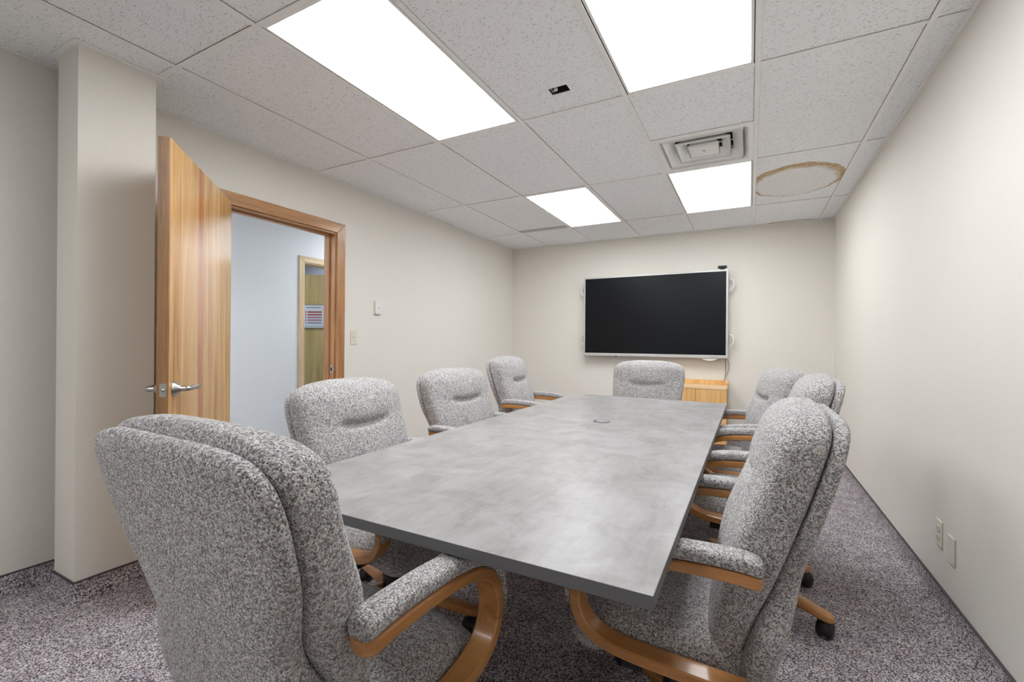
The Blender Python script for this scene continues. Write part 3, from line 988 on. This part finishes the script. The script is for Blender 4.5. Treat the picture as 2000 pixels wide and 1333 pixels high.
# ------------------------------------------------------------------ office chairs
def superring(w, h, n_exp, cy, z, m=48, front=None, n_rear=None):
    """closed ring in a plane; x across, y front(+)/back(-)"""
    out = []
    for i in range(m):
        a = 2 * PI * i / m
        c, s = math.cos(a), math.sin(a)
        n = n_exp if (s >= 0 or n_rear is None) else n_rear
        x = w * math.copysign(abs(c) ** (2.0 / n), c)
        y = h * math.copysign(abs(s) ** (2.0 / n), s)
        if front is not None and s > 0:
            y += front(x) * s ** 0.6
        out.append((x, cy + y, z))
    return out

HZ = [0.335, 0.36, 0.40, 0.46, 0.52, 0.58, 0.63, 0.70, 0.78, 0.86, 0.92, 0.957, 0.985, 1.002, 1.012]
HW = [0.13, 0.195, 0.245, 0.268, 0.264, 0.236, 0.213, 0.236, 0.267, 0.279, 0.280, 0.268, 0.236, 0.175, 0.085]
CWD = [0.12, 0.170, 0.205, 0.225, 0.234, 0.244, 0.252, 0.264, 0.273, 0.279, 0.280, 0.268, 0.236, 0.175, 0.085]   # the front cushion keeps its width lower down
def seam(z):                                    # how far ahead of the rear face the seam runs
    return interp([0.33, 0.42, 0.52, 0.64, 0.80, 0.99], [0.080, 0.082, 0.078, 0.060, 0.044, 0.036], z)
def spine(z):                                   # rear face line of the back: leans backwards with height
    return -0.195 - 0.215 * (z - 0.45) - 0.03 * max(0, z - 0.75) + 0.04 * max(0, 0.50 - z)

def sm(a, b, x):                                # smooth step from a to b (a may lie above b)
    t = max(0.0, min(1.0, (x - a) / (b - a)))
    return t * t * (3 - 2 * t)

def make_back_cushion():
    rings = []
    N = 84
    zb, zt = 0.385, 1.012
    for k in range(N + 1):
        t = k / N
        u = 0.5 - 0.5 * math.cos(PI * t)
        u = 0.55 * t + 0.45 * u
        z = zb + (zt - zb) * u
        wd = interp(HZ, CWD, z)
        e = 1.0
        if z > 0.935: e = math.sqrt(max(0.0, 1 - ((z - 0.935) / 0.0775) ** 2))
        if z < 0.42: e = math.sqrt(max(0.0, 1 - ((0.42 - z) / 0.0355) ** 2))
        e = max(e, 0.06)
        if z < 0.42: wd *= 0.85 + 0.15 * e
        th = 0.158 + 0.016 * sm(0.88, 0.70, z) - seam(z)
        hth = th / 2 * e + 0.002
        cyy = spine(z) + seam(z) + th / 2 - 0.004 - (th / 2) * 0.45 * (1 - e)
        zc = 0.815
        def front(x, z=z, wd=wd, e=e):
            ax = abs(x)
            curve = zc + 0.9 * ax * ax                                    # smile shaped crease
            inx = 1 - sm(0.09, 0.155, ax)
            pil = 0.012 * (1 - sm(0.0, 0.24, ax)) * math.exp(-((z - 0.885) / 0.055) ** 2)
            lum = 0.016 * (1 - sm(0.02, 0.22, ax)) * math.exp(-((z - 0.66) / 0.11) ** 2)
            dz = z - curve
            cre = -0.026 * inx * (math.exp(-(dz / 0.020) ** 2) if dz > 0 else math.exp(-(dz / 0.009) ** 2))
            ver = -0.010 * math.exp(-((ax - 0.105) / 0.014) ** 2) * sm(0.50, 0.56, z) * (1 - sm(zc - 0.06, zc + 0.01, z))
            return (pil + lum + cre + ver) * e
        rings.append(superring(wd, hth, 3.0 + 0.8 * sm(0.85, 0.68, z), cyy, z, 80, front=front, n_rear=7.0))
    bm = bmesh.new()
    loft(bm, rings)
    return bm

def make_back_shell():
    rings = []
    N = 60
    zb, zt = 0.335, 0.992
    for k in range(N + 1):
        t = k / N
        u = 0.5 * t + 0.5 * (0.5 - 0.5 * math.cos(PI * t))
        z = zb + (zt - zb) * u
        zz = z + 0.014 * max(0, min(1, (z - 0.75) / 0.15))
        wd = interp(HZ, HW, min(zz, 1.012)) * 0.985
        e = 1.0
        if z > 0.962: e = math.sqrt(max(0.0, 1 - ((z - 0.962) / 0.0305) ** 2))
        if z < 0.37: e = math.sqrt(max(0.0, 1 - ((0.37 - z) / 0.0355) ** 2))
        e = max(e, 0.08)
        hth = (seam(z) / 2 + 0.003) * e + 0.001
        rings.append(superring(wd, hth, 5.0, spine(z) + seam(z) / 2, z, 64, n_rear=3.0))
    bm = bmesh.new()
    loft(bm, rings)
    return bm

def make_seat():
    """cushion with a waterfall front; built as rings from back to front"""
    rings = []
    N = 44
    y0, y1 = -0.150, 0.300
    for k in range(N + 1):
        t = k / N
        u = 0.5 - 0.5 * math.cos(PI * t)
        u = 0.5 * t + 0.5 * u
        y = y0 + (y1 - y0) * u
        e = 1.0
        if y > 0.215: e = math.sqrt(max(0, 1 - ((y - 0.215) / 0.0855) ** 2))
        if y < -0.11: e = math.sqrt(max(0, 1 - ((-0.11 - y) / 0.0405) ** 2))
        e = max(e, 0.08)
        wd = (0.222 + 0.034 * sm(-0.15, 0.06, y)) * (0.86 + 0.14 * e)
        hh = 0.072 * e
        zc = 0.412 - 0.030 * sm(0.15, 0.30, y) * 1.0
        ring = []
        m = 64
        for i in range(m):
            a = 2 * PI * i / m
            c, s = math.cos(a), math.sin(a)
            x = wd * math.copysign(abs(c) ** (2 / 3.0), c)
            z = hh * math.copysign(abs(s) ** (2 / 3.0), s)
            if s > 0:
                z += (0.012 * (1 - (x / wd) ** 2) - 0.010 * math.exp(-((y + 0.02) / 0.10) ** 2) * (1 - sm(0.0, 0.2, abs(x)))) * e
            ring.append((x, y, zc + z))
        rings.append(ring)
    bm = bmesh.new()
    loft(bm, rings)
    return bm

ARM = [(-0.148, 0.652), (-0.10, 0.658), (0.0, 0.658), (0.10, 0.650), (0.175, 0.634), (0.228, 0.604), (0.258, 0.556), (0.262, 0.505), (0.240, 0.458), (0.195, 0.430), (0.13, 0.418), (0.02, 0.412), (-0.06, 0.409), (-0.12, 0.407)]
def arm_path():
    return [(p.x, p.y) for p in catmull([(a, b, 0) for a, b in ARM], 10)]

def ribbon(bm, path, x0, x1, th, off=0.0, bev=0.006, round_end=False, wfun=None):
    """bent strip: path (y,z), width x0..x1, thickness th centred at `off` along the outward normal"""
    n = len(path)
    rings = []
    for i, (y, z) in enumerate(path):
        a, b = path[max(i - 1, 0)], path[min(i + 1, n - 1)]
        d = Vector((b[0] - a[0], b[1] - a[1])).normalized()
        nr = Vector((-d.y, d.x))               # left of travel: outward (up along the top run)
        h = th / 2
        k = 1.0 if wfun is None else wfun(i / (n - 1))
        xm, hw_ = (x0 + x1) / 2, (x1 - x0) / 2 * (k if round_end else 1)
        hh = h * (k if not round_end else 1)
        ring = []
        for (px, pn) in ((-hw_ + bev, hh), (hw_ - bev, hh), (hw_, hh - bev * 0.8), (hw_, -hh + bev * 0.8), (hw_ - bev, -hh), (-hw_ + bev, -hh), (-hw_, -hh + bev * 0.8), (-hw_, hh - bev * 0.8)):
            q = Vector((y, z)) + nr * (off + pn)
            ring.append((xm + px, q.x, q.y))
        rings.append(ring)
    loft(bm, rings)

def make_arm(sgn):
    p = arm_path()
    bm = bmesh.new()
    x = sgn * 0.290
    def taper(t):
        return 1.0 if t > 0.05 else 0.34 + 0.66 * math.sqrt(max(0, 1 - (1 - t / 0.05) ** 2))
    ribbon(bm, p, x - 0.029, x + 0.029, 0.027, 0.0, 0.0045, True, taper)
    return bm

def make_pad(sgn):
    full = arm_path()
    pts = full[1:int(len(full) * 0.54)]
    x = sgn * 0.290
    n = len(pts)
    rings = []
    for i, (y, z) in enumerate(pts):
        a, b = pts[max(i - 1, 0)], pts[min(i + 1, n - 1)]
        d = Vector((b[0] - a[0], b[1] - a[1])).normalized()
        nr = Vector((-d.y, d.x))
        t = i / (n - 1)
        k = 1.0
        if t < 0.10: k = math.sqrt(max(0, 1 - (1 - t / 0.10) ** 2)) * 0.9 + 0.1
        hgt = 0.035 * (1 - 0.62 * sm(0.55, 1.0, t)) * (0.35 + 0.65 * k)
        if t > 0.97: hgt *= 0.6
        wd = 0.031 * (0.62 + 0.38 * k)
        ring = []
        m = 20
        for q in range(m):
            an = 2 * PI * q / m
            c, s = math.cos(an), math.sin(an)
            px = wd * math.copysign(abs(c) ** (2 / 3.8), c)
            pn = hgt * (0.5 + 0.5 * math.copysign(abs(s) ** (2 / 3.4), s))
            pp = Vector((y, z)) + nr * (0.0132 + pn)
            ring.append((x + px, pp.x, pp.y))
        rings.append(ring)
    bm = bmesh.new()
    loft(bm, rings)
    return bm

BY = 0.05                                      # the column stands this far ahead of the chair's origin
def make_chair(label, base_turn=0.3, lift=0.0):
    t = thing('conference_chair', label, 'chair', group='tweed conference chairs round the table')
    up = Matrix.Translation((0, 0, lift))
    def put(name, bm, m, parent, smooth=True, move=True):
        if move: bm.transform(up)
        return obj(name, bm, m, parent, smooth)
    put('seat', make_seat(), M['tweed'], t)
    cu = put('back_cushion', make_back_cushion(), M['tweed'], t)
    put('back_shell', make_back_shell(), M['tweed'], t)
    for s in (-1, 1):
        a = put('arm', make_arm(s), M['beech'], t, False)
        put('arm_pad', make_pad(s), M['tweed'], a)
    # mechanism and bellows column
    bm = bmesh.new()
    box(bm, -0.11, 0.11, BY - 0.15, BY + 0.13, 0.315, 0.352, bevel=0.008, seg=2)
    box(bm, -0.30, 0.30, BY - 0.06, BY - 0.01, 0.376, 0.396, bevel=0.003, seg=1)
    box(bm, -0.30, 0.30, BY + 0.05, BY + 0.10, 0.376, 0.396, bevel=0.003, seg=1)
    box(bm, -0.09, 0.09, BY - 0.12, BY + 0.12, 0.345, 0.380)
    put('tilt_mechanism', bm, M['black'], t, False)
    bm = bmesh.new()
    prof = [(0.030, 0.12)]
    zz = 0.145
    while zz < 0.315 + lift:
        prof += [(0.050, zz), (0.042, zz + 0.010)]
        zz += 0.020
    prof += [(0.046, 0.318 + lift)]
    lathe(bm, prof, (0, BY, 0), 'Z', 24)
    put('bellows_column', bm, M['black'], t, True, False)
    bm = bmesh.new()
    lathe(bm, [(0.03, 0.075), (0.062, 0.080), (0.066, 0.10), (0.062, 0.135), (0.03, 0.142)], (0, BY, 0), 'Z', 28)
    put('base_hub', bm, M['black'], t, True, False)
    # five wood-capped legs with casters
    R = 0.355
    for k in range(5):
        a = base_turn + 2 * PI * k / 5
        T = Matrix.Translation((0, BY, 0)) @ Matrix.Rotation(a, 4, 'Z')
        bm = bmesh.new()
        rings = []
        stations = [(0.045, 0.128, 0.033, 0.024), (0.12, 0.120, 0.031, 0.023), (0.20, 0.108, 0.028, 0.021), (0.28, 0.097, 0.026, 0.019), (0.350, 0.090, 0.025, 0.0175), (0.368, 0.088, 0.021, 0.015), (0.378, 0.086, 0.013, 0.010), (0.381, 0.085, 0.004, 0.004)]
        for (x, z, hw_, hh) in stations:
            r = []
            for i in range(16):
                an = 2 * PI * i / 16
                c, s = math.cos(an), math.sin(an)
                r.append((x, hw_ * math.copysign(abs(c) ** 0.6, c), z + hh * math.copysign(abs(s) ** 0.6, s)))
            rings.append(r)
        loft(bm, rings)
        bm.transform(T)
        leg = put('leg', bm, M['leg_wood'], t, True, False)
        # caster: hood, two wheels, stem
        bm = bmesh.new()
        cyl(bm, (R - 0.01, 0, 0.055), (R - 0.01, 0, 0.082), 0.008, n=10)
        sw = Matrix.Translation((R - 0.01, 0, 0)) @ Matrix.Rotation(random.uniform(0, 6.28), 4, 'Z') @ Matrix.Translation((-0.015, 0, 0))
        b2 = bmesh.new()
        for s in (-1, 1):
            lathe(b2, [(0.012, s * 0.006), (0.029, s * 0.007), (0.0318, s * 0.011), (0.0318, s * 0.021), (0.028, s * 0.026), (0.008, s * 0.028)], (0, 0, 0.0322), 'Y', 24)
        # hood
        hood = []
        for y in (-0.019, 0.019):
            hood.append([(0.036 * math.cos(an), y, 0.034 + 0.036 * math.sin(an)) for an in [PI * (-0.12) + PI * 1.0 * i / 12 for i in range(13)]] + [(0.0, y, 0.022)])
        loft(b2, hood)
        cyl(b2, (0.015, 0, 0.045), (0.015, 0, 0.070), 0.014, n=14)
        b2.transform(sw)
        me = bpy.data.meshes.new('tmp')
        b2.to_mesh(me); b2.free()
        bm.from_mesh(me)
        bpy.data.meshes.remove(me)
        bm.transform(T)
        put('caster', bm, M['black'], leg, True, False)
    return t

def facing(dx, dy):                            # rotation that turns local +y to (dx, dy)
    return math.atan2(dy, dx) - PI / 2
def place(t, x, y, rz):
    t.location = (x, y, 0)
    t.rotation_euler = (0, 0, rz)
    return t
SPOTS = [
    (-0.842, 0.680, facing(0.02, 1), 'tweed chair nearest the camera, its back turned, at the near end of the table', 0.95, 0.010),
    (-1.360, 1.440, facing(1, 0), 'tweed chair on the left side in front of the doorway, nearest of three', 0.52, -0.025),
    (-1.430, 2.330, facing(1, -0.11), 'tweed chair on the left side of the table, middle of three', 0.145, -0.025),
    (-1.485, 3.190, facing(1, 0.10), 'tweed chair at the far left corner of the table with both wooden arms showing', 0.2, 0.03),
    (-0.735, 3.56, facing(0, -1), 'tweed chair at the far end of the table below the display', 0.0, 0.0),
    (-0.120, 1.385, facing(-1, 0), 'tweed chair on the right side nearest the camera, its seat in view', 0.75, 0.0),
    (0.020, 2.32, facing(-1, 0.04), 'tweed chair on the right side, middle of three, wooden leg and caster in view', 0.44, 0.02),
    (-0.055, 3.13, facing(-1, -0.22), 'tweed chair on the right side farthest away, beside the cabinet', 0.5, 0.0),
]
for (x, y, rz, lab, turn, lift) in SPOTS:
    place(make_chair(lab, turn, lift), x, y, rz)
